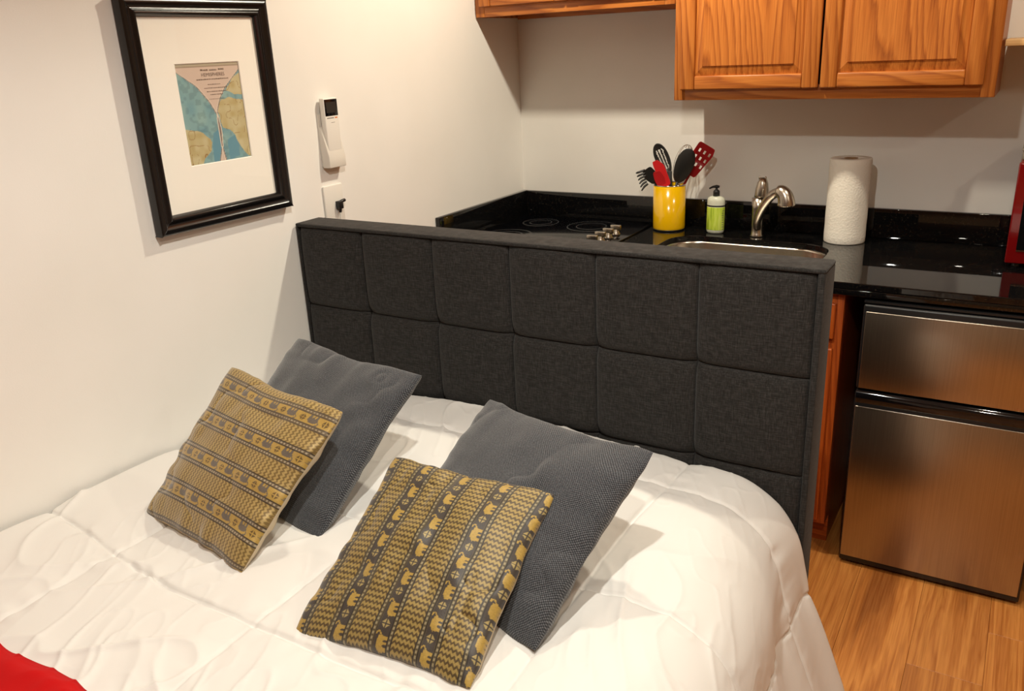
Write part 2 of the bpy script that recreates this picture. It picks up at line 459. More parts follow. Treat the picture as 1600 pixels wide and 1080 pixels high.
# ---------------------------------------------------------------- bed
bed = thing('bed', 'double bed with tall tufted charcoal fabric headboard against white wall', 'bed', (.75, -2.3, 0))
HX0, HX1, HZ1 = .006, 1.516, 1.132
hb = G().box(HX0+.002, HX1-.006, -1.324, -1.250, .04, HZ1-.006).build('headboard', LINEN, bed)
G().box(HX0, HX1, -1.349, -1.247, 1.1215, HZ1).build('top_band', LINEN, hb, bevel=.005, seg=3)
G().box(1.5005, HX1-.0005, -1.3485, -1.2475, .04, 1.1235).build('side_band', LINEN, hb, bevel=.004, seg=3)
G().box(HX0, .0125, -1.346, -1.2475, .04, 1.1235).build('side_band', LINEN, hb, bevel=.002, seg=2)
hb['label'] = 'tall charcoal fabric headboard with square tufting'
xs = [.014, .2525, .4975, .741, .985, 1.242, 1.499]; zs = [1.122, .882, .642, .402, .162]
pieces = []
for i in range(6):
    for j in range(4):
        x0, x1, z1, z0 = xs[i], xs[i+1], zs[j], zs[j+1]
        n = 25; U, V = np.meshgrid(np.linspace(-1, 1, n), np.linspace(-1, 1, n), indexing='ij')
        U = np.sin(U*math.pi/2); V = np.sin(V*math.pi/2)
        b = ((1-np.abs(U)**5)*(1-np.abs(V)**5))
        b = np.clip(b, 0, 1)**.20
        # tufted corners pull in, edge seams bow slightly
        X = (x0+x1)/2 + U*(x1-x0)/2*(.9985); Z = (z0+z1)/2 + V*(z1-z0)/2*.9985
        top = 1.0 if j == 0 else 0.
        Y = -1.326 - .024*b - .005*np.clip((1-U**2)*(1-V**2), 0, 1)**.5 - .003*(vnoise(X*7, Z*7, 60)-.5)*b
        # deeper pinch at inner crossings
        for cxn in ((x0, i > 0), (x1, i < 5)):
            for czn in ((z0, True), (z1, j > 0)):
                if cxn[1] and czn[1]:
                    r = np.hypot(X-cxn[0], Z-czn[0]); Y += .008*np.exp(-(r/.020)**2)
        V3 = np.stack([X, Y, Z], -1).reshape(-1, 3)
        make('tuft_panel', V3, [tuple(reversed(q)) for q in gridfaces(n, n)], LINEN, hb, smooth=True)
for x in (.10, 1.40): G().box(x-.03, x+.03, -1.325, -1.265, 0, .045).build('foot', BLACK, bed)
G().box(.035, 1.375, -3.36, -1.372, .30, .598).build('mattress', MATT, bed, bevel=.03, seg=4)
G().box(.045, 1.365, -3.35, -1.375, .14, .30).build('box_spring', RAIL, bed, bevel=.01)
for x in (.08, 1.33):
    for y in (-3.30, -1.45): G().box(x-.025, x+.025, y-.025, y+.025, 0, .14).build('leg', RAIL, bed)

# comforter
ns, ny = 560, 430
S, Y = np.meshgrid(np.linspace(.015, SMAX+.05, ns), -1.356 - np.concatenate([np.linspace(0, 1.25, 350), np.linspace(1.26, 2.03, 80)]), indexing='ij')
S = np.minimum(S, SMAX+.05)
X3, Y3, Z3 = bed_surface(S, Y)
# rounded rolled edge against the headboard
edge = np.exp(-(Y3+1.356)/-.012*1.0)
Z3 = Z3 - .010*np.exp((Y3+1.356)/.010)
comf = make('comforter', np.stack([X3, Y3, Z3], -1).reshape(-1, 3), [tuple(reversed(q)) for q in gridfaces(ns, ny)], COMF, None, smooth=True, origin=(.75, -2.3, BZ))
tag(comf, 'white quilted comforter spread over the bed and hanging to the floor side', 'comforter')
so = comf.modifiers.new('thick', 'SOLIDIFY'); so.thickness = .012; so.offset = -1

# red throw across the foot of the bed
ns2, ny2 = 150, 60
S, Y = np.meshgrid(np.linspace(.012, 1.62, ns2), np.linspace(0, 1, ny2), indexing='ij')
lead = -2.548 + .010*np.sin(S*9) + .006*np.sin(S*23+1)
Yw = lead - Y*.62
X3, Y3, Z3 = bed_surface(S, Yw, True)
hgt = .012 + .006*vnoise(S*6, Yw*6, 71) + .003*np.sin(S*14+Yw*5)
hgt = hgt*sstep(0, .05, Y) + .004
Z3 = Z3 + hgt; X3 = X3 + .012*sstep(1.3, 1.5, S)
thr = make('throw_blanket', np.stack([X3, Y3, Z3], -1).reshape(-1, 3), [tuple(reversed(q)) for q in gridfaces(ns2, ny2)], REDT, None, smooth=True, origin=(.75, -2.85, BZ))
tag(thr, 'bright red throw blanket laid across the white comforter', 'blanket')
so = thr.modifiers.new('thick', 'SOLIDIFY'); so.thickness = .004; so.offset = -1

# ---------------------------------------------------------------- cushions
EL = ["..###...............", ".##.................", ".#......########....", ".##..############...", "..##.#############..", "...################.", "....################",
      "....###############.", ".....##############.", ".....##############.", ".....####.###.#####.", ".....###..##...###..", ".....###..##...###..", ".....###..##...###.."]
ELA = np.array([[c == '#' for c in r] for r in EL])
def brocade(a, b, sheen_inv, off):
    """a: metres across the stripes, b: metres along them"""
    P = .0885; p = (a+off) % P
    if not sheen_inv:
        ground, eleph, flow = lin(66, 57, 50), lin(186, 152, 70), lin(176, 154, 98)
        z1, z2, bord, dash, line = lin(168, 142, 78), lin(86, 66, 32), lin(92, 79, 52), lin(164, 150, 116), lin(38, 31, 24)
    else:  # same fabric, its sheen from this angle painted in as swapped tones
        ground, eleph, flow = lin(178, 146, 72), lin(104, 94, 84), lin(100, 76, 36)
        z1, z2, bord, dash, line = lin(176, 150, 92), lin(122, 98, 52), lin(108, 92, 68), lin(176, 162, 138), lin(54, 42, 30)
    out = np.zeros(a.shape+(4,)); out[...] = bord
    def put(mask, c): out[mask] = c
    e = p < .0235; put(e, ground)
    Lp = .0605; bl = b % Lp
    ax = np.clip(p/.0235*1.12-.06, 0, .9999); row = (ax*14).astype(int)
    inb = (bl < .036) & e; col = np.clip(((1-bl/.036)*20).astype(int), 0, 19)
    put(inb & ELA[row, col], eleph)
    fx = (p-.01175)/.0082; fy = (bl-.0485)/.0082
    put(e & (np.abs(fx) > .13) & (np.abs(fy) > .13) & (np.abs(fx)+np.abs(fy) < 1.15) & (np.maximum(np.abs(fx), np.abs(fy)) < .95), flow)
    for q0 in (.0235, .0775):
        q = p-q0; m = (q >= 0) & (q < .011)
        put(m & ((np.abs(q-.0014) < .0010) | (np.abs(q-.0096) < .0010)), line)
        put(m & (np.abs(q-.0055) < .0017) & ((b % .0085) < .0042), dash)
    zz = (p >= .0345) & (p < .0775)
    tri = np.abs(((p-.0345)/.0085) % 1*2-1)
    ph = (b + .0048*tri) % .0112
    put(zz, z1); put(zz & (ph < .0052), z2)
    jit = vnoise(a*900, b*900, 5)
    out[..., :3] *= (.80+.40*jit)[..., None]*np.array((.90, .90, .88) if sheen_inv else (.76, .77, .76))
    return out

def cushion(name, label, corners, th_f, th_b, mats, pinch=.055, n=90, pattern=None, group=None, seed=0, soft=.010):
    TL, TR, BR, BL = [np.array(c, float) for c in corners]
    nrm = np.cross(TR-TL, BL-TL); nrm /= np.linalg.norm(nrm)
    viewer = np.array(M.translation) - TL
    if nrm @ viewer < 0: nrm = -nrm
    base = (BR+BL)/2
    t = thing(name, label, 'cushion', tuple(base), group)
    t0 = np.linspace(0, 1, n)
    u1, v1 = np.meshgrid(t0, t0, indexing='ij')        # u: left-right, v: top-bottom
    Uc, Vc = 2*u1-1, 2*v1-1
    kx = pinch*(1-Vc**2); ky = pinch*(1-Uc**2)
    cn = .030*np.clip((Uc**2+Vc**2-1.55)/.45, 0, 1)**1.5            # soft rounded corners
    pk = .004*(vnoise(Vc*9+seed, np.sign(Uc), 70+seed)-.5)*np.abs(Uc)**6
    pk2 = .004*(vnoise(Uc*9+seed, np.sign(Vc), 75+seed)-.5)*np.abs(Vc)**6
    wob = .020*(vnoise(Vc*1.9+5, np.sign(Uc)*2+seed, 80+seed)-.5)
    wob2 = .020*(vnoise(Uc*1.9, np.sign(Vc)*2+seed, 84+seed)-.5)
    u = .5+.5*Uc*(1-kx-cn) + (wob*np.sign(Uc)*.0+wob)*np.abs(Uc)**3*(1-Vc**4) + pk
    v = .5+.5*Vc*(1-ky-cn) + wob2*np.abs(Vc)**3*(1-Uc**4) + pk2
    B = ((1-u)*(1-v))[..., None]*TL + (u*(1-v))[..., None]*TR + (u*v)[..., None]*BR + ((1-u)*v)[..., None]*BL
    hb_ = np.clip((1-Uc**2)*(1-Vc**2), 0, 1); h = hb_**.42
    w_ = vnoise(u*4+seed, v*4, 90+seed)-.5; w2 = vnoise(u*9, v*9+seed, 95+seed)-.5
    rim = np.clip(1-h, 0, 1)
    crease = (1-np.abs(2*vnoise(u*4+seed*3+.8*w2, v*3, 99+seed)-1))**3
    # gathers running in from the seams
    gx = (vnoise(Vc*7+seed, np.sign(Uc)*3, 110+seed)-.5)*np.exp(-(1-np.abs(Uc))/.16)
    gy = (vnoise(Uc*7+seed, np.sign(Vc)*3, 115+seed)-.5)*np.exp(-(1-np.abs(Vc))/.16)
    W = np.linalg.norm(TR-TL); H = np.linalg.norm(BL-TL)
    for side, th, part, mt in ((1, th_f, 'front_cover', mats[0]), (-1, th_b, 'back_cover', mats[1])):
        hh = h if side == 1 else hb_**.36
        d = th*hh*(1+.26*w_) + .008*w2*h - soft*crease*h*(.35+rim) + 1.4*soft*(gx+gy)*h**.5
        Pn = B + nrm*(d*side)[..., None]
        F = gridfaces(n, n)
        # face orientation
        a, b, c = Pn[n//2, n//2], Pn[n//2+1, n//2], Pn[n//2, n//2+1]
        if (np.cross(b-a, c-a) @ nrm)*side < 0: F = [tuple(reversed(q)) for q in F]
        o = make(part, Pn.reshape(-1, 3), F, mt, t, smooth=True)
        me = o.data; uvl = me.uv_layers.new(name='UVMap')
        li = np.zeros(len(me.loops), dtype=np.int32); me.loops.foreach_get('vertex_index', li)
        uvf = np.stack([u1.ravel()[li]*W, v1.ravel()[li]*H], 1).astype(np.float32); uvl.data.foreach_set('uv', uvf.ravel())
        if pattern is not None and side == 1:
            at = me.color_attributes.new('print', 'FLOAT_COLOR', 'POINT')
            at.data.foreach_set('color', pattern(u1*W, (1-v1)*H).reshape(-1).astype(np.float32))
    return t
DZ = .012
def lift(c): return [(p[0], p[1], p[2]+DZ) for p in c]
C_LG = [(.268, -1.640, .895), (.723, -1.696, .885), (.680, -2.047, .62), (.225, -1.991, .62)]
C_RG = [(.886, -1.682, .852), (1.317, -1.763, .852), (1.249, -2.128, .62), (.818, -2.047, .62)]
C_LY = [(.262, -1.857, .890), (.683, -1.923, .876), (.626, -2.206, .624), (.232, -2.139, .619)]
C_RY = [(.812, -1.930, .806), (1.181, -1.910, .801), (1.203, -2.254, .624), (.835, -2.282, .617)]
cushion('throw_cushion', 'square charcoal grey woven cushion nearer the white wall, behind gold cushion', lift(C_LG), .056, .050, (GREYC, GREYC), pinch=.075, n=150, soft=.012, group='grey woven cushions', seed=1)
cushion('throw_cushion', 'square dark grey woven cushion nearer the open bed side, behind gold cushion', lift(C_RG), .056, .050, (GREYC, GREYC), pinch=.075, n=150, soft=.012, group='grey woven cushions', seed=2)
cushion('throw_cushion', 'gold brocade cushion with crosswise stripes and beige back, nearer white wall', lift(C_LY), .046, .046, (BROCADE, BEIGE), n=330,
        pattern=lambda x, y: brocade(y, x, True, .020), group='gold elephant cushions', seed=3)
cushion('throw_cushion', 'dark brocade cushion with lengthwise gold elephant stripes, away from wall', lift(C_RY), .046, .036, (BROCADE, BEIGE), n=330,
        pattern=lambda x, y: brocade(x, y, False, .0015), group='gold elephant cushions', seed=4)

# ---------------------------------------------------------------- framed map on the left wall
fy0, fy1, fz0, fz1 = -1.813, -1.366, 1.188, 1.745
pic = thing('picture_frame', 'black framed vintage map with wide cream mat on the wall', 'picture', (0.001, (fy0+fy1)/2, fz0))
PR = [(0, .002), (0, .028), (.006, .032), (.014, .032), (.019, .026), (.026, .024), (.033, .030), (.038, .029), (.045, .017), (.045, .002)]  # (inset, height)
cor = [(fy0, fz0, 1, 1), (fy1, fz0, -1, 1), (fy1, fz1, -1, -1), (fy0, fz1, 1, -1)]
for k in range(4):
    A, B2 = cor[k], cor[(k+1) % 4]
    v = []
    for (q, h) in PR:
        v.append((h, A[0]+A[2]*q, A[1]+A[3]*q)); v.append((h, B2[0]+B2[2]*q, B2[1]+B2[3]*q))
    n = len(PR); f = [(2*i, 2*i+1, 2*(i+1)+1, 2*(i+1)) for i in range(n-1)] + [tuple(2*i for i in range(n))[::-1], tuple(2*i+1 for i in range(n)), (0, 2*(n-1), 2*n-1, 1)]
    make('frame_rail', v, f, FRAMEB, pic, bevel=.0015, seg=2)
my0, my1, mz0, mz1 = fy0+.044, fy1-.044, fz0+.044, fz1-.044
wy0, wy1, wz0, wz1 = -1.681, -1.478, 1.343, 1.592
v = [(.0135, my0, mz0), (.0135, my1, mz0), (.0135, my1, mz1), (.0135, my0, mz1), (.0135, wy0, wz0), (.0135, wy1, wz0), (.0135, wy1, wz1), (.0135, wy0, wz1)]
b = .002; v += [(.0115, wy0+b, wz0+b), (.0115, wy1-b, wz0+b), (.0115, wy1-b, wz1-b), (.0115, wy0+b, wz1-b)]
f = [(i, (i+1) % 4, 4+(i+1) % 4, 4+i) for i in range(4)] + [(4+i, 4+(i+1) % 4, 8+(i+1) % 4, 8+i) for i in range(4)]
make('mat', v, f, MAT, pic)
G().box(.003, .008, my0, my1, mz0, mz1).build('backing', BLACK, pic)
# map print
nu, nv = 150, 180
Ug, Vg = np.meshgrid(np.linspace(0, 1, nu), np.linspace(0, 1, nv), indexing='ij')
def inpoly(x, y, poly):
    r = np.zeros(x.shape, bool); n = len(poly)
    for i in range(n):
        (x1, y1), (x2, y2) = poly[i], poly[(i+1) % n]
        if y1 == y2: continue
        c = ((y1 > y) != (y2 > y)) & (x < (x2-x1)*(y-y1)/(y2-y1)+x1); r ^= c
    return r
uL = np.interp(Vg, [.08, .225, .385, .52, .68, .84, 1], [0, .27, .434, .525, .548, .53, .46]); uL[Vg < .08] = -1
uR = np.interp(Vg, [.08, .26, .36, .48, .6, .72, .84, 1], [1, .727, .627, .559, .548, .548, .55, .585]); uR[Vg < .08] = 2
du = .05*(vnoise(Ug*9, Vg*11, 7)-.5); dv = .05*(vnoise(Ug*9, Vg*11, 8)-.5)
pl = np.zeros(Ug.shape+(4,)); pl[...] = lin(206, 184, 168)
hemL = Ug < uL; hemR = Ug > uR
oc = vnoise(Ug*7, Vg*9, 12)[..., None]; oc2 = vnoise(Ug*24, Vg*30, 13)[..., None]
sea = np.array(lin(112, 152, 160))*(1-oc)+np.array(lin(140, 172, 168))*oc
deep = np.array(lin(98, 144, 160)); sea = np.where(oc2 > .62, sea*.84, sea)
m = hemL | hemR; pl[m] = sea[m]
d1 = inpoly(Ug+du, Vg+dv, [(.44, .70), (.55, .66), (.56, 1.0), (.36, 1.0), (.40, .85)]); d2 = inpoly(Ug+du, Vg+dv, [(.66, .78), (.76, .72), (.82, .85), (.80, .98), (.62, .98)])
pl[(d1 | d2) & m] = deep
L1 = inpoly(Ug+du, Vg+dv, [(-.1, .62), (.12, .63), (.25, .68), (.36, .75), (.40, .80), (.36, .88), (.25, .93), (.15, 1.1), (-.1, 1.1)])
L2 = inpoly(Ug+du, Vg+dv, [(.57, .42), (.65, .37), (.78, .38), (1.1, .4), (1.1, 1.1), (.95, 1.0), (.84, .86), (.76, .74), (.70, .67), (.6, .64), (.56, .55)])
L3 = inpoly(Ug+du, Vg+dv, [(.72, .29), (.85, .17), (1.1, .05), (1.1, .33), (.88, .34), (.8, .32)])
ln = vnoise(Ug*14, Vg*17, 15)[..., None]
land = np.array(lin(178, 160, 110))*(1-ln)+np.array(lin(196, 186, 146))*ln
mk = (L1 & hemL) | ((L2 | L3) & hemR); pl[mk] = land[mk]
rv = np.abs(vnoise(Ug*11, Vg*13, 17)-.5) < .025; pl[rv & mk] = lin(150, 118, 70)
rim = ((np.abs(Ug-uL-.008) < .006) | (np.abs(Ug-uR+.008) < .006)) & (Vg > .07); pl[rim] = lin(120, 104, 98)
rim2 = ((np.abs(Ug-uL-.022) < .007) | (np.abs(Ug-uR+.022) < .007)) & (Vg > .07); pl[rim2] = lin(214, 200, 182)
pl[(Vg > .028) & (Vg < .040)] = lin(158, 140, 120); pl[Vg < .028] = lin(176, 164, 140)
V3 = np.stack([np.full(Ug.shape, .0105), wy0+Ug*(wy1-wy0), wz1-Vg*(wz1-wz0)], -1).reshape(-1, 3)
mp = make('map_print', V3, [tuple(reversed(q)) for q in gridfaces(nu, nv)], MAPM, pic)
mp.data.color_attributes.new('print', 'FLOAT_COLOR', 'POINT').data.foreach_set('color', pl.reshape(-1).astype(np.float32))
mp['label'] = 'faded blue and tan map of two hemispheres'
def mapmat(u, v): return Matrix.Translation((.0110, wy0+u*(wy1-wy0), wz1-v*(wz1-wz0))) @ Matrix(((0, 0, 1), (1, 0, 0), (0, 1, 0))).to_4x4()
tv, tf = text_mesh('HEMISPHERES', .0125, mapmat(.565, .135)); make('title_lettering', tv, tf, INK, mp)
gl = G()
for (u0, u1, v_, hgt) in [(.38, .50, .072, .005), (.52, .63, .074, .004), (.66, .75, .070, .005), (.30, .80, .163, .003), (.46, .66, .215, .002), (.40, .76, .25, .0022), (.43, .73, .285, .0022), (.48, .68, .315, .0022), (.45, .70, .36, .0012)]:
    w_ = (wy1-wy0); x = u0
    while x < u1:
        e = min(u1, x+random.uniform(.012, .03)); zc = wz1-v_*(wz1-wz0)
        gl.box(.0107, .0110, wy0+x*w_, wy0+e*w_, zc-hgt/2*random.uniform(.6, 1), zc+hgt/2*random.uniform(.6, 1)); x = e+.008
gl.build('small_lettering', INK, mp)
GLASS = bpy.data.materials.new('picture_glass'); GLASS.use_nodes = True
nt = GLASS.node_tree; nt.nodes.clear()
tr = nt.nodes.new('ShaderNodeBsdfTransparent'); gs = nt.nodes.new('ShaderNodeBsdfGlossy'); gs.inputs['Roughness'].default_value = .02
fr = nt.nodes.new('ShaderNodeFresnel'); fr.inputs[0].default_value = 1.4; mx = nt.nodes.new('ShaderNodeMixShader'); ou = nt.nodes.new('ShaderNodeOutputMaterial')
ge = nt.nodes.new('ShaderNodeNewGeometry'); sb_ = nt.nodes.new('ShaderNodeMath'); sb_.operation = 'SUBTRACT'; sb_.inputs[0].default_value = 1
nt.links.new(ge.outputs['Backfacing'], sb_.inputs[1]); ml = nt.nodes.new('ShaderNodeMath'); ml.operation = 'MULTIPLY'
nt.links.new(fr.outputs[0], ml.inputs[0]); nt.links.new(sb_.outputs[0], ml.inputs[1]); nt.links.new(ml.outputs[0], mx.inputs[0]); nt.links.new(tr.outputs[0], mx.inputs[1]); nt.links.new(gs.outputs[0], mx.inputs[2]); nt.links.new(mx.outputs[0], ou.inputs[0])
make('glass', [(.0155, my0, mz0), (.0155, my1, mz0), (.0155, my1, mz1), (.0155, my0, mz1)], [(0, 1, 2, 3)], GLASS, pic)

# ---------------------------------------------------------------- remote in wall holder, wall plate
rm = thing('wall_remote', 'white air conditioner remote with dark screen in a wall holder', 'remote control', (0, -1.16, 1.27))
G().box(.0005, .0045, -1.200, -1.120, 1.275, 1.430).build('holder_back', WHITEP2, rm, bevel=.002)
G().add([(.0045, -1.2, 1.272), (.0045, -1.12, 1.272), (.030, -1.124, 1.272), (.030, -1.196, 1.272), (.0045, -1.2, 1.395), (.0045, -1.12, 1.395), (.012, -1.124, 1.382), (.012, -1.196, 1.382),
         (.030, -1.124, 1.305), (.030, -1.196, 1.305)],
        [(0, 1, 2, 3), (0, 3, 9, 7, 4), (1, 5, 6, 8, 2), (3, 2, 8, 9), (9, 8, 6, 7), (7, 6, 5, 4), (0, 4, 5, 1)]).build('holder_pocket', WHITEP2, rm, bevel=.0015)
body = G().box(.007, .026, -1.190, -1.130, 1.282, 1.476).build('remote_body', WHITEP, rm, bevel=.004, seg=3)
G().box(.0255, .0268, -1.187, -1.133, 1.424, 1.472).build('screen_bezel', BLACKGLOSS, body, bevel=.0005)
G().box(.0265, .0272, -1.182, -1.140, 1.433, 1.464).build('screen', LCD, body)
G().box(.0255, .0262, -1.182, -1.152, 1.4165, 1.4190).build('brand_mark', GREYMARK, body)
G().box(.0255, .0262, -1.148, -1.137, 1.4160, 1.4195).build('orange_mark', ORANGE, body)
G().box(.0255, .0262, -1.166, -1.150, 1.4040, 1.4052).build('small_print', GREYMARK, body)
wp = thing('wall_plate', 'white wall plate with small black plug above the headboard', 'wall plate', (0, -1.17, 1.16))
G().box(.0005, .007, -1.213, -1.129, 1.100, 1.218).build('plate', WHITEP, wp, bevel=.003, seg=3)
g = G().box(.006, .024, -1.168, -1.150, 1.142, 1.166); g.tube([(.016, -1.160, 1.161), (.018, -1.147, 1.165), (.018, -1.136, 1.166)], .0055, 10)
g.tube([(.016, -1.159, 1.145), (.016, -1.160, 1.130)], [.006, .004], 10); g.build('plug', BLACK, wp, bevel=.002)
G().tube(spline([(.016, -1.160, 1.131), (.014, -1.161, 1.10), (.010, -1.163, 1.02), (.008, -1.17, .90)], 6), .0022, 8).build('cord', WHITEP, wp, smooth=True)

# ---------------------------------------------------------------- cabinets
def door(parent, x0, x1, z0, z1, yf, mats, sw=.048, name='door'):
    """framed raised-panel door, front plane at y = yf (faces -y)"""
    V_, H_, P_ = mats; th = .019; b = .030
    a0, a1, c0, c1 = x0+sw-.004, x1-sw+.004, z0+sw-.006, z1-sw+.006
    def ring(x0, x1, z0, z1, y): return [(x0, y, z0), (x1, y, z0), (x1, y, z1), (x0, y, z1)]
    v = ring(a0, a1, c0, c1, yf+th-.003) + ring(a0, a1, c0, c1, yf+.011) + ring(a0+b, a1-b, c0+b, c1-b, yf+.0035) + ring(a0+b+.002, a1-b-.002, c0+b+.002, c1-b-.002, yf+.0005)
    f = [(3, 2, 1, 0)] + [(k*4+i, k*4+(i+1) % 4, k*4+4+(i+1) % 4, k*4+4+i) for k in range(3) for i in range(4)] + [(12, 13, 14, 15)]
    d = make(name, v, f, P_, parent)
    for (p, q) in ((x0, x0+sw), (x1-sw, x1)): G().box(p, q, yf, yf+th, z0, z1).build('stile', V_, d, bevel=.004, seg=3)
    for (p, q) in ((z0, z0+sw-.004), (z1-sw+.004, z1)): G().box(x0+sw+.0003, x1-sw-.0003, yf+.0008, yf+th, p, q).build('rail', H_, d, bevel=.005, seg=3)
    return d
UP = (OAK_V, OAK_H, OAK_P); YF = -.327
def upper(label, x0, x1, z0, z1, doors, under=True):
    t = thing('wall_cabinet', label, 'cabinet', ((x0+x1)/2, -.15, z0))
    g = G().box(x0, x0+.014, -.287, -.001, z0, z1).box(x1-.014, x1, -.287, -.001, z0, z1).box(x0+.014, x1-.014, -.287, -.001, z1-.014, z1)
    g.box(x0+.014, x1-.014, -.287, -.001, z0+.014, z0+.026).box(x0+.014, x1-.014, -.012, -.001, z0+.026, z1-.014)
    g.build('carcass', OAK_V, t)
    for (p, q) in ((x0, x0+.038), (x1-.038, x1)): G().box(p, q, -.306, -.287, z0, z1).build('face_stile', OAK_V, t, bevel=.0015)
    for (p, q) in ((z0, z0+.044), (z1-.044, z1)): G().box(x0+.038, x1-.038, -.306, -.287, p, q).build('face_rail', OAK_H, t, bevel=.0015)
    for (p, q, r, s) in doors: door(t, p, q, r, s, YF, UP)
    return t
cl = upper('short oak wall cabinet in the corner, higher than its neighbour', .003, .784, 1.703, 2.165, [(.030, .391, 1.738, 2.14), (.397, .758, 1.738, 2.14)])
G().box(.02, .768, -.030, -.013, 1.697, 1.716).build('hanging_rail', OAK_H, cl)
for x in (.22, .42): G().lathe([(.004, 0), (.004, .002)], (x, -.25, 1.716), 10, axis=(0, 0, -1)).build('screw', BLACK, cl)
upper('tall oak wall cabinet with two raised-panel doors above the sink', .785, 1.734, 1.400, 2.165, [(.812, 1.2535, 1.434, 2.14), (1.2605, 1.703, 1.434, 2.14)])
# shelf right of the cabinet
sh = thing('wall_shelf', 'pale wooden wall shelf beside the oak wall cabinet', 'shelf', (2.1, -.15, 1.535))
G().box(1.741, 2.60, -.287, -.001, 1.535, 1.553).build('board', PINE, sh, bevel=.0015)
for x in (1.95, 2.4): G().add([(x-.01, -.001, 1.40), (x+.01, -.001, 1.40), (x+.01, -.001, 1.535), (x-.01, -.001, 1.535), (x-.01, -.16, 1.535), (x+.01, -.16, 1.535), (x-.01, -.16, 1.520), (x+.01, -.16, 1.520)],
        [(0, 1, 2, 3), (3, 2, 5, 4), (4, 5, 7, 6), (6, 7, 1, 0), (0, 3, 4, 6), (1, 7, 5, 2)]).build('bracket', PINE, sh)

BS = (BASE_V, BASE_H, BASE_V)
def base(label, x0, x1, doors, drawers):
    t = thing('base_cabinet', label, 'cabinet', ((x0+x1)/2, -.3, 0))
    g = G().box(x0, x0+.016, -.592, -.022, .10, .874).box(x1-.016, x1, -.592, -.022, .10, .874).box(x0+.016, x1-.016, -.592, -.022, .10, .116).box(x0+.016, x1-.016, -.034, -.022, .116, .874)
    g.build('carcass', BASE_V, t)
    G().box(x0, x1, -.545, -.53, 0, .10).build('toe_kick', BASE_H, t)
    for p in (x0, x1-.016): G().box(p, p+.016, -.53, -.022, 0, .10).build('side_foot', BASE_V, t)
    for (p, q) in ((x0, x0+.038), (x1-.038, x1)): G().box(p, q, -.611, -.592, .10, .874).build('face_stile', BASE_V, t, bevel=.0015)
    for (p, q) in ((.10, .14), (.70, .74), (.834, .874)): G().box(x0+.038, x1-.038, -.611, -.592, p, q).build('face_rail', BASE_H, t, bevel=.0015)
    for (p, q) in doors: door(t, p, q, .118, .704, -.631, BS)
    for (p, q) in drawers: door(t, p, q, .735, .845, -.631, BS, sw=.026, name='drawer_front')
    return t
base('oak base cabinet under the black cooktop', .022, .760, [(.045, .388), (.394, .737)], [(.045, .388), (.394, .737)])
base('oak sink base cabinet next to the small refrigerator', .762, 1.437, [(.785, 1.094), (1.100, 1.417)], [(.785, 1.094), (1.100, 1.417)])
base('oak base cabinet past the refrigerator, supporting the counter end', 2.03, 2.60, [(2.055, 2.312), (2.318, 2.575)], [(2.055, 2.312), (2.318, 2.575)])

# ---------------------------------------------------------------- countertop with sink cut-out
ct = thing('countertop', 'polished black granite countertop with low backsplash', 'countertop', (1.3, -.32, .875))
X0, X1, Y0, Y1 = .001, 2.62, -.636, -.001
sx0, sx1, sy0, sy1, sr = .762, 1.318, -.575, -.185, .105
def rrect(x0, x1, y0, y1, r, n=10):
    out = []
    for (cx, cy, a0) in ((x1-r, y1-r, 0), (x0+r, y1-r, 90), (x0+r, y0+r, 180), (x1-r, y0+r, 270)):
        for i in range(n+1):
            a = math.radians(a0+90*i/n); out.append((cx+r*math.cos(a), cy+r*math.sin(a)))
    return out
hole = rrect(sx0, sx1, sy0, sy1, sr)
cut = curve_mesh([[(X0, Y0), (X1, Y0), (X1, Y1), (X0, Y1)], hole[::-1]], .020, Matrix.Translation((0, 0, .904)))
slab = make('slab', cut[0], cut[1], GRANITE, ct)
bm = bmesh.new(); bm.from_mesh(slab.data); bmesh.ops.remove_doubles(bm, verts=bm.verts, dist=1e-5); bmesh.ops.recalc_face_normals(bm, faces=bm.faces); bm.to_mesh(slab.data); bm.free()
bv = slab.modifiers.new('bevel', 'BEVEL'); bv.width = .003; bv.segments = 3; bv.limit_method = 'ANGLE'; bv.angle_limit = math.radians(60)
G().box(.021, 2.62, -.021, -.001, .9142, 1.016).build('backsplash', GRANITE, ct, bevel=.002)
G().box(.001, .0208, -.650, -.001, .9142, 1.016).build('side_splash', GRANITE, ct, bevel=.002)
G().box(X0, X1, -.636, -.600, .876, .8939).build('front_edge', GRANITE, ct, bevel=.0015)
# sink
sk = thing('sink', 'undermount stainless steel sink set in the granite counter', 'sink', ((sx0+sx1)/2, (sy0+sy1)/2, .70))
loops = []
for (off, z, r) in ((-.018, .8935, .112), (.004, .8935, .108), (.004, .887, .108), (.006, .85, .105), (.012, .72, .09), (.03, .705, .08), (.06, .700, .06)):
    loops.append([(x, y, z) for x, y in rrect(sx0+off, sx1-off, sy0+off, sy1-off, r)])
v = [p for l in loops for p in l]; n = len(hole); f = []
for k in range(len(loops)-1):
    for i in range(n): f.append((k*n+i, k*n+(i+1) % n, (k+1)*n+(i+1) % n, (k+1)*n+i))
f.append(tuple(range((len(loops)-1)*n, len(loops)*n)))
o = make('basin', v, f, STEEL, sk, smooth=True); so = o.modifiers.new('t', 'SOLIDIFY'); so.thickness = .0015
G().lathe([(.0, .002), (.025, .002), (.042, .004), (.044, .0)], ((sx0+sx1)/2, (sy0+sy1)/2, .700), 24, capped=False).build('drain', CHROME, sk, smooth=True)
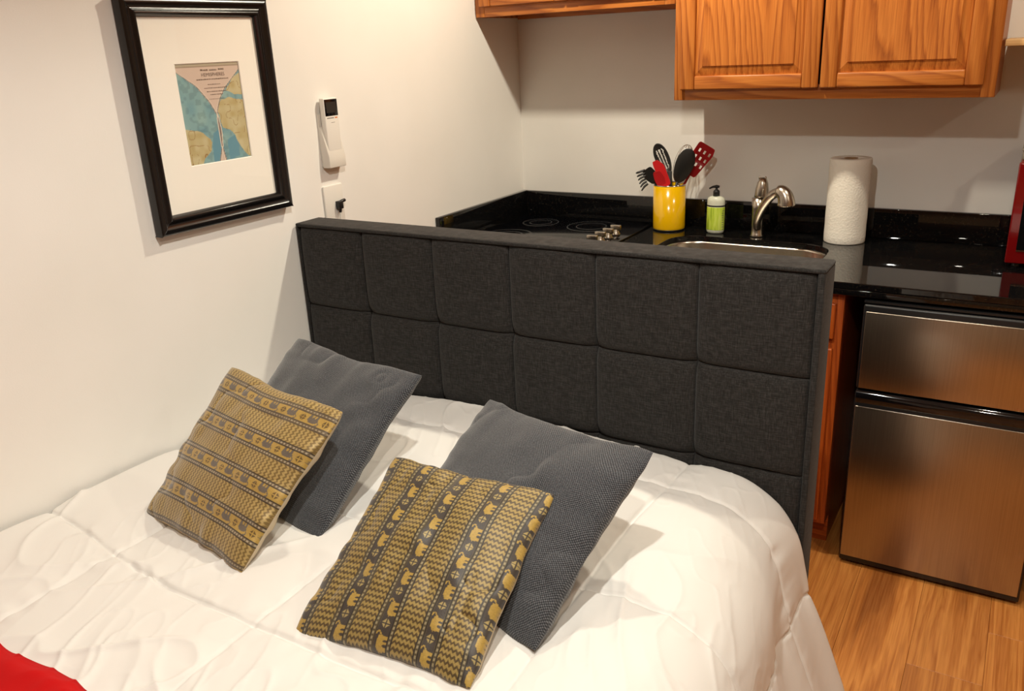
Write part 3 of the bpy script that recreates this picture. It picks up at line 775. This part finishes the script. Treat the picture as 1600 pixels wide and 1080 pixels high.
# faucet
fx, fyy = 1.040, -.125
fc = thing('faucet', 'brushed nickel kitchen faucet with pull-out spray spout behind the sink', 'faucet', (fx, fyy, .914))
G().lathe([(.024, 0), (.025, .004), (.0215, .010), (.0205, .03), (.0215, .10), (.0235, .138)], (fx, fyy, .914), 28).build('body', NICKEL, fc, smooth=True)
G().lathe([(.0238, .141), (.0240, .150), (.0225, .172), (.0185, .192), (.0125, .206), (.009, .209), (.006, .203), (0, .202)], (fx, fyy, .914), 28, axis=(.06, 0, 1)).build('handle', NICKEL, fc, smooth=True)
for s in (-1, 1): G().tube([(fx+.010+s*.009, fyy, 1.112), (fx+.010+s*.011, fyy, 1.124), (fx+.010+s*.0105, fyy, 1.128)], [.004, .0035, .002], 8).build('handle_tip', NICKEL, fc, smooth=True)
sp = spline([(1.043, -.135, .945), (1.046, -.150, .975), (1.068, -.180, 1.025), (1.098, -.205, 1.068), (1.118, -.215, 1.086), (1.136, -.225, 1.094)], 6)
G().tube(sp, [.0135+.003*i/len(sp) for i in range(len(sp))], 16).build('spout', NICKEL, fc, smooth=True)
hd = spline([(1.130, -.222, 1.093), (1.144, -.228, 1.093), (1.156, -.231, 1.082), (1.162, -.233, 1.064), (1.163, -.233, 1.050)], 5)
G().tube(hd, [.0165, .0185]+[.0225+.0004*i for i in range(len(hd)-4)]+[.0295, .0285], 20).build('spray_head', NICKEL, fc, smooth=True)

# ---------------------------------------------------------------- cooktop
ck = thing('cooktop', 'black glass electric cooktop with four nickel knobs set in the counter', 'cooktop', (.32, -.32, .914))
G().box(.045, .620, -.575, -.055, .9145, .920).build('glass_top', BLACKGLASS, ck, bevel=.002)
for (x, y, r) in ((.17, -.43, .095), (.41, -.44, .075), (.18, -.18, .072), (.41, -.185, .095)):
    for rr in (r, r*.62):
        G().lathe([(rr-.0022, .9202), (rr, .9204), (rr+.0022, .9202)], (x, y, 0), 40, capped=False).build('burner_ring', RING, ck)
for i in range(4):
    x, y = .561+.0022*i, -.488+.062*i
    kb = G().lathe([(.0165, 0), (.0165, .006), (.0125, .012), (.012, .021)], (x, y, .9205), 20).build('knob', NICKEL, ck, bevel=.001)
    G().box(x-.0195, x+.0195, y-.0075, y+.0075, .9395, .958).build('grip', NICKEL, kb, bevel=.002)

# ---------------------------------------------------------------- small things on the counter
cx, cy = .700, -.108
cr = thing('utensil_crock', 'glossy yellow enamel utensil crock on the black counter', 'utensil holder', (cx, cy, .9145))
G().lathe([(.056, 0), (.0595, .004), (.060, .012), (.060, .168), (.0575, .168), (.0575, .010), (0, .008)], (cx, cy, .9145), 48, capped=False).build('body', YELLOW, cr, smooth=True)
G().lathe([(.0565, .168), (.0600, .1672), (.0608, .169), (.0600, .1712), (.0572, .1712), (.0565, .168)], (cx, cy, .9145), 48, capped=False).build('rim', CHROME, cr, smooth=True)
G().lathe([(.0, 0), (.0592, 0), (.0600, .003), (.0600, .0055), (.059, .006)], (cx, cy, .9143), 48, capped=False).build('base_band', BLACK, cr, smooth=True)

def frame_at(p, up, nrm):
    """local x = width, y = along utensil, z = normal"""
    y = Vector(up).normalized(); z = Vector(nrm); z = (z-y*z.dot(y)).normalized(); x = y.cross(z)
    m = Matrix((x, y, z)).transposed().to_4x4(); m.translation = Vector(p); return m
FACE = Vector((.30, -.93, .12))
def utensil(name, label, grip, neck, head, handle_mat, head_builder, r=.0055):
    """grip: low end inside crock, neck: where the head starts"""
    t = thing(name, label, 'utensil', tuple(grip), None)
    G().tube([grip, Vector(grip).lerp(Vector(neck), .5), neck], [r*.9, r, r*.8], 10).build('handle', handle_mat, t, smooth=True)
    head_builder(t, frame_at(neck, Vector(head)-Vector(neck), FACE), (Vector(head)-Vector(neck)).length)
    return t
def bowl(mat, halfw, slots=False, deep=.010):
    def fn(t, m, L):
        n1, n2 = 20, 28; v = []; f = []
        for i in range(n1):
            r = i/(n1-1)
            for k in range(n2):
                a = 2*math.pi*k/n2; yy = L/2 + L/2*1.04*r*math.sin(a); taper = 1 - .22*math.cos(a)*0 + .12*math.sin(a)
                v.append(m @ Vector((halfw*r*math.cos(a)*taper, yy, -deep*(1-r*r))))
        for i in range(n1-1):
            for k in range(n2):
                a = 2*math.pi*(k+.5)/n2; rr = (i+.5)/(n1-1); X = rr*math.cos(a); Yb = rr*math.sin(a)
                if slots and abs(Yb) < .62 and (abs(X-.02) < .09 or abs(X-.42) < .09 or abs(X+.38) < .09): continue
                f.append((i*n2+k, i*n2+(k+1) % n2, (i+1)*n2+(k+1) % n2, (i+1)*n2+k))
        o = make('head', v, f, mat, t, smooth=True); s = o.modifiers.new('t', 'SOLIDIFY'); s.thickness = .003; s.offset = 0
    return fn
def blade(mat, outline, holes=(), th=.004):
    def fn(t, m, L):
        v, f = curve_mesh([[(x, y*L) for x, y in outline]] + [[(x, y*L) for x, y in h] for h in holes], th, m)
        make('head', v, f, mat, t, bevel=.0012)
    return fn
def rounded(pts, r=.25, n=5):
    out = []; N_ = len(pts)
    for i in range(N_):
        p0, p, p1 = Vector(pts[i-1]), Vector(pts[i]), Vector(pts[(i+1) % N_])
        a = p.lerp(p0, r); b = p.lerp(p1, r)
        for k in range(n+1):
            t = k/n; out.append(tuple(a*(1-t)**2 + p*2*t*(1-t) + b*t*t))
    return out
def fork(t, m, L):
    g = G(); n = 7
    # curved palm with a fan of teeth along its outer edge
    v, f = curve_mesh([rounded([(-.010, 0), (.010, 0), (.026, L*.55), (.020, L*.95), (-.016, L), (-.024, L*.5)], .3)], .005, m)
    h = make('head', v, f, NYLON, t, bevel=.0015)
    for k in range(6):
        q = k/5; b = Vector((.022-.044*0*q, 0, 0))
        p0 = m @ Vector((.020-.012*q if q > .5 else .024, L*(.18+.78*q), 0)); p1 = m @ Vector((.040-.006*q, L*(.16+.90*q), .004)); p2 = m @ Vector((.056-.016*q, L*(.06+1.05*q), .012))
        G().tube(spline([p0, p1, p2], 4), [.0042]*5+[.0038, .0034, .003, .0024], 8).build('tooth', NYLON, h, smooth=True)
utensil('pasta_fork', 'black nylon pasta fork leaning out of the yellow crock', (.735, -.125, .93), (.652, -.132, 1.090), (.624, -.150, 1.146), NYLON,
        lambda t, m, L: fork(t, m @ Matrix.Scale(-1, 4, (1, 0, 0)), L))
utensil('slotted_spoon', 'black slotted serving spoon in the yellow crock', (.722, -.075, .93), (.688, -.085, 1.118), (.634, -.080, 1.226), NYLON, bowl(NYLON, .026, True))
sl = rounded([(-.018, 0), (.018, 0), (.020, .75), (.004, 1.0), (-.018, 1.0)], .22)
utensil('red_spatula', 'bright red silicone spatula standing in the yellow crock', (.720, -.138, .93), (.700, -.138, 1.082), (.661, -.146, 1.176), RED, blade(RED, sl, th=.008))
sp2 = rounded([(-.014, 0), (.014, 0), (.019, .5), (.012, .95), (-.014, 1.0), (-.019, .5)], .3)
utensil('red_scraper', 'short dark red silicone scraper beside the bright red spatula', (.698, -.148, .93), (.686, -.142, 1.080), (.664, -.152, 1.138), RED, blade(REDD, sp2, th=.009))
utensil('serving_spoon', 'large black solid serving spoon in the yellow crock', (.668, -.112, .93), (.737, -.125, 1.096), (.785, -.128, 1.216), NYLON, bowl(NYLON, .033, deep=-.008))
to = rounded([(-.022, 0), (.022, 0), (.036, .80), (.030, 1.0), (-.034, 1.0), (-.036, .55)], .16)
hs = []
for j in range(3):
    for i in range(3):
        x, y = -.021+.020*i+.002*j, .36+.21*j
        hs.append([(x-.0035, y-.055), (x+.0035, y-.055), (x+.0035, y+.055), (x-.0035, y+.055)][::-1])
utensil('slotted_turner', 'red slotted turner leaning out of the yellow crock', (.664, -.085, .93), (.770, -.090, 1.118), (.838, -.092, 1.226), REDD, blade(REDD, to, hs, .004))
wk = thing('whisk', 'steel wire whisk behind the black spoon in the crock', 'utensil', (.69, -.067, .93))
G().tube([(.69, -.067, .93), (.722, -.075, 1.08)], .006, 10).build('handle', CHROME, wk, smooth=True)
mw_ = frame_at((.722, -.075, 1.08), (.035, .002, .150), FACE)
for k in range(5):
    a = math.pi*k/5; pts = []
    for i in range(25):
        q = i/24*2*math.pi; rr = .031*math.sin(q/2)**1.0*(1 if True else 0)
        yy = .075*(1-math.cos(q)); xx = .034*math.sin(q)
        pts.append(mw_ @ Vector((xx*math.cos(a), yy, xx*math.sin(a))))
    G().tube(pts, .0010, 6).build('wire_loop', CHROME, wk, smooth=True)
hu = thing('cooking_utensil', 'flat dark handle end sticking up between utensils in the crock', 'utensil', (.70, -.08, .93))
G().prism([(-.008, 0), (.008, 0), (.009, .205), (-.009, .205)], frame_at((.70, -.100, .925), (-.008, .01, .20), FACE), .008).build('handle', NYLON, hu, bevel=.002)

# soap bottle
sx, sy = .884, -.118
sb = thing('soap_bottle', 'green labelled hand soap pump bottle beside the crock', 'soap bottle', (sx, sy, .9145))
def ov(prof, name, mat, n=32, sc=.72):
    g = G().lathe(prof, (0, 0, 0), n); v = [(sx+p[0], sy+p[1]*sc, .9145+p[2]) for p in g.v]
    return make(name, v, g.f, mat, sb, smooth=True)
ov([(0, 0), (.026, 0), (.031, .004), (.0325, .012), (.0325, .104), (.0325, .118), (.030, .128), (.022, .134), (.0125, .136), (0.0, .136)], 'body', SOAPW)
ov([(.0328, .013), (.0330, .014), (.0330, .096), (.0328, .097)], 'label', SOAPG)
ov([(.0329, .099), (.0331, .1), (.0331, .103), (.0329, .104)], 'label_band', BLACK)
G().box(sx-.0300, sx-.0195, sy-.0230, sy-.0140, .955, .985)
g = G().lathe([(.012, .135), (.012, .152), (.010, .156), (.007, .158), (.0045, .160), (.0045, .166)], (sx, sy, .9145), 20)
g.tube([(sx+.010, sy, 1.084), (sx, sy, 1.085), (sx-.014, sy-.004, 1.083), (sx-.025, sy-.007, 1.077)], [.0042, .0055, .0038, .0028], 10)
g.build('pump', BLACK, sb, smooth=True)
gk = G()
for i in range(9):
    z = .930+i*.0085; a = math.radians(random.uniform(-38, -28)); b = a+math.radians(random.uniform(10, 24))
    for q in range(4):
        a1, a2 = a+(b-a)*q/4, a+(b-a)*(q+1)/4; R_ = .0332
        gk.add([(sx+R_*math.cos(a1), sy+.72*R_*math.sin(a1), z), (sx+R_*math.cos(a2), sy+.72*R_*math.sin(a2), z), (sx+R_*math.cos(a2), sy+.72*R_*math.sin(a2), z+.0022), (sx+R_*math.cos(a1), sy+.72*R_*math.sin(a1), z+.0022)], [(0, 1, 2, 3)])
gk.build('small_print', GREYMARK, sb)

# paper towel roll
px_, py_ = 1.334, -.104
pt = thing('paper_towel_roll', 'upright white paper towel roll on the black counter', 'paper towel', (px_, py_, .9145))
prof_ = [(.022, 0), (.065, 0), (.0665, .003)] + [(.0668+.0003*math.sin(i*1.7), .003+.276*i/14) for i in range(1, 14)] + [(.0665, .279), (.065, .2815), (.022, .2815), (.022, .0)]
G().lathe(prof_, (px_, py_, .9145), 48, capped=False).build('sheets', TOWEL, pt, smooth=True)
G().lathe([(.0218, .001), (.0218, .282), (.0200, .282), (.0200, .001)], (px_, py_, .9145), 32, capped=False).build('core', CARD, pt, smooth=True)

# microwave
mw = thing('microwave', 'red microwave oven with dark window on the counter', 'microwave', (2.05, -.16, .9145))
G().box(1.822, 2.285, -.285, -.025, .927, 1.220).build('body', REDMW, mw, bevel=.006, seg=3)
dr = G().box(1.820, 2.165, -.300, -.2855, .927, 1.220).build('door', REDMW, mw, bevel=.004, seg=3)
G().box(1.845, 2.120, -.3015, -.299, .968, 1.190).build('window', BLACKGLOSS, dr, bevel=.001)
G().box(1.845, 2.120, -.3030, -.3005, .9645, .9675).build('trim', CHROME, dr)
G().tube([(2.143, -.318, .985), (2.143, -.318, 1.165)], .007, 12).build('door_handle', CHROME, dr, smooth=True)
for z in (.985, 1.165): G().tube([(2.143, -.318, z), (2.143, -.299, z)], .005, 8).build('handle_post', CHROME, dr)
G().box(2.168, 2.285, -.299, -.2855, .927, 1.220).build('control_panel', BLACKGLOSS, mw, bevel=.002)
for x in (1.85, 2.25):
    for y in (-.265, -.05): G().lathe([(.012, 0), (.010, .0130)], (x, y, .9143), 12).build('foot', BLACK, mw)
gb = thing('storage_tray', 'low grey box lying on top of the red microwave', 'box', (2.0, -.15, 1.2205))
g = G().box(1.824, 2.14, -.25, -.05, 1.2205, 1.246); g.build('body', GREYBOX, gb, bevel=.005, seg=3)
G().box(1.822, 2.142, -.252, -.048, 1.246, 1.252).build('lid', GREYBOX, gb, bevel=.002)

# ---------------------------------------------------------------- refrigerator under the counter
fr_ = thing('mini_fridge', 'two-door stainless steel mini refrigerator under the black counter', 'refrigerator', (1.745, -.35, 0))
FX0, FX1 = 1.495, 1.992
G().box(FX0+.002, FX1-.002, -.600, -.08, .018, .855).build('body', BLACK, fr_, bevel=.004)
d1 = G().box(FX0, FX1, -.646, -.604, .600, .858).build('freezer_door', BLACK, fr_, bevel=.006, seg=3)
G().box(FX0+.008, FX1-.006, -.6495, -.640, .603, .838).build('door_skin', STAINLESS, d1, bevel=.002)
d2 = G().box(FX0, FX1, -.646, -.604, .010, .592).build('fridge_door', BLACK, fr_, bevel=.006, seg=3)
G().box(FX0+.004, FX1-.006, -.6495, -.640, .030, .545).build('door_skin', STAINLESS, d2, bevel=.002)
n = 24; gv = []; gf = []
for i in range(n+1):
    q = i/n; x = FX0+.004+q*(FX1-FX0-.01); dip = .006*math.sin(math.pi*q)
    for (y, z) in ((-.645, .5955), (-.653, .592), (-.655-.3*dip, .578+dip*.3), (-.652, .566-dip*.6), (-.645, .553)): gv.append((x, y, z))
for i in range(n):
    for k in range(4): gf.append((i*5+k, i*5+k+1, (i+1)*5+k+1, (i+1)*5+k))
make('handle_strip', gv, gf, BLACKGLOSS, d2, smooth=True)
G().box(FX0, FX1, -.640, -.604, .862, .868).build('hinge_cover', BLACK, fr_)
for x in (FX0+.03, FX1-.03):
    for y in (-.57, -.12): G().lathe([(.014, 0), (.012, .019)], (x, y, 0), 12).build('foot', BLACK, fr_)
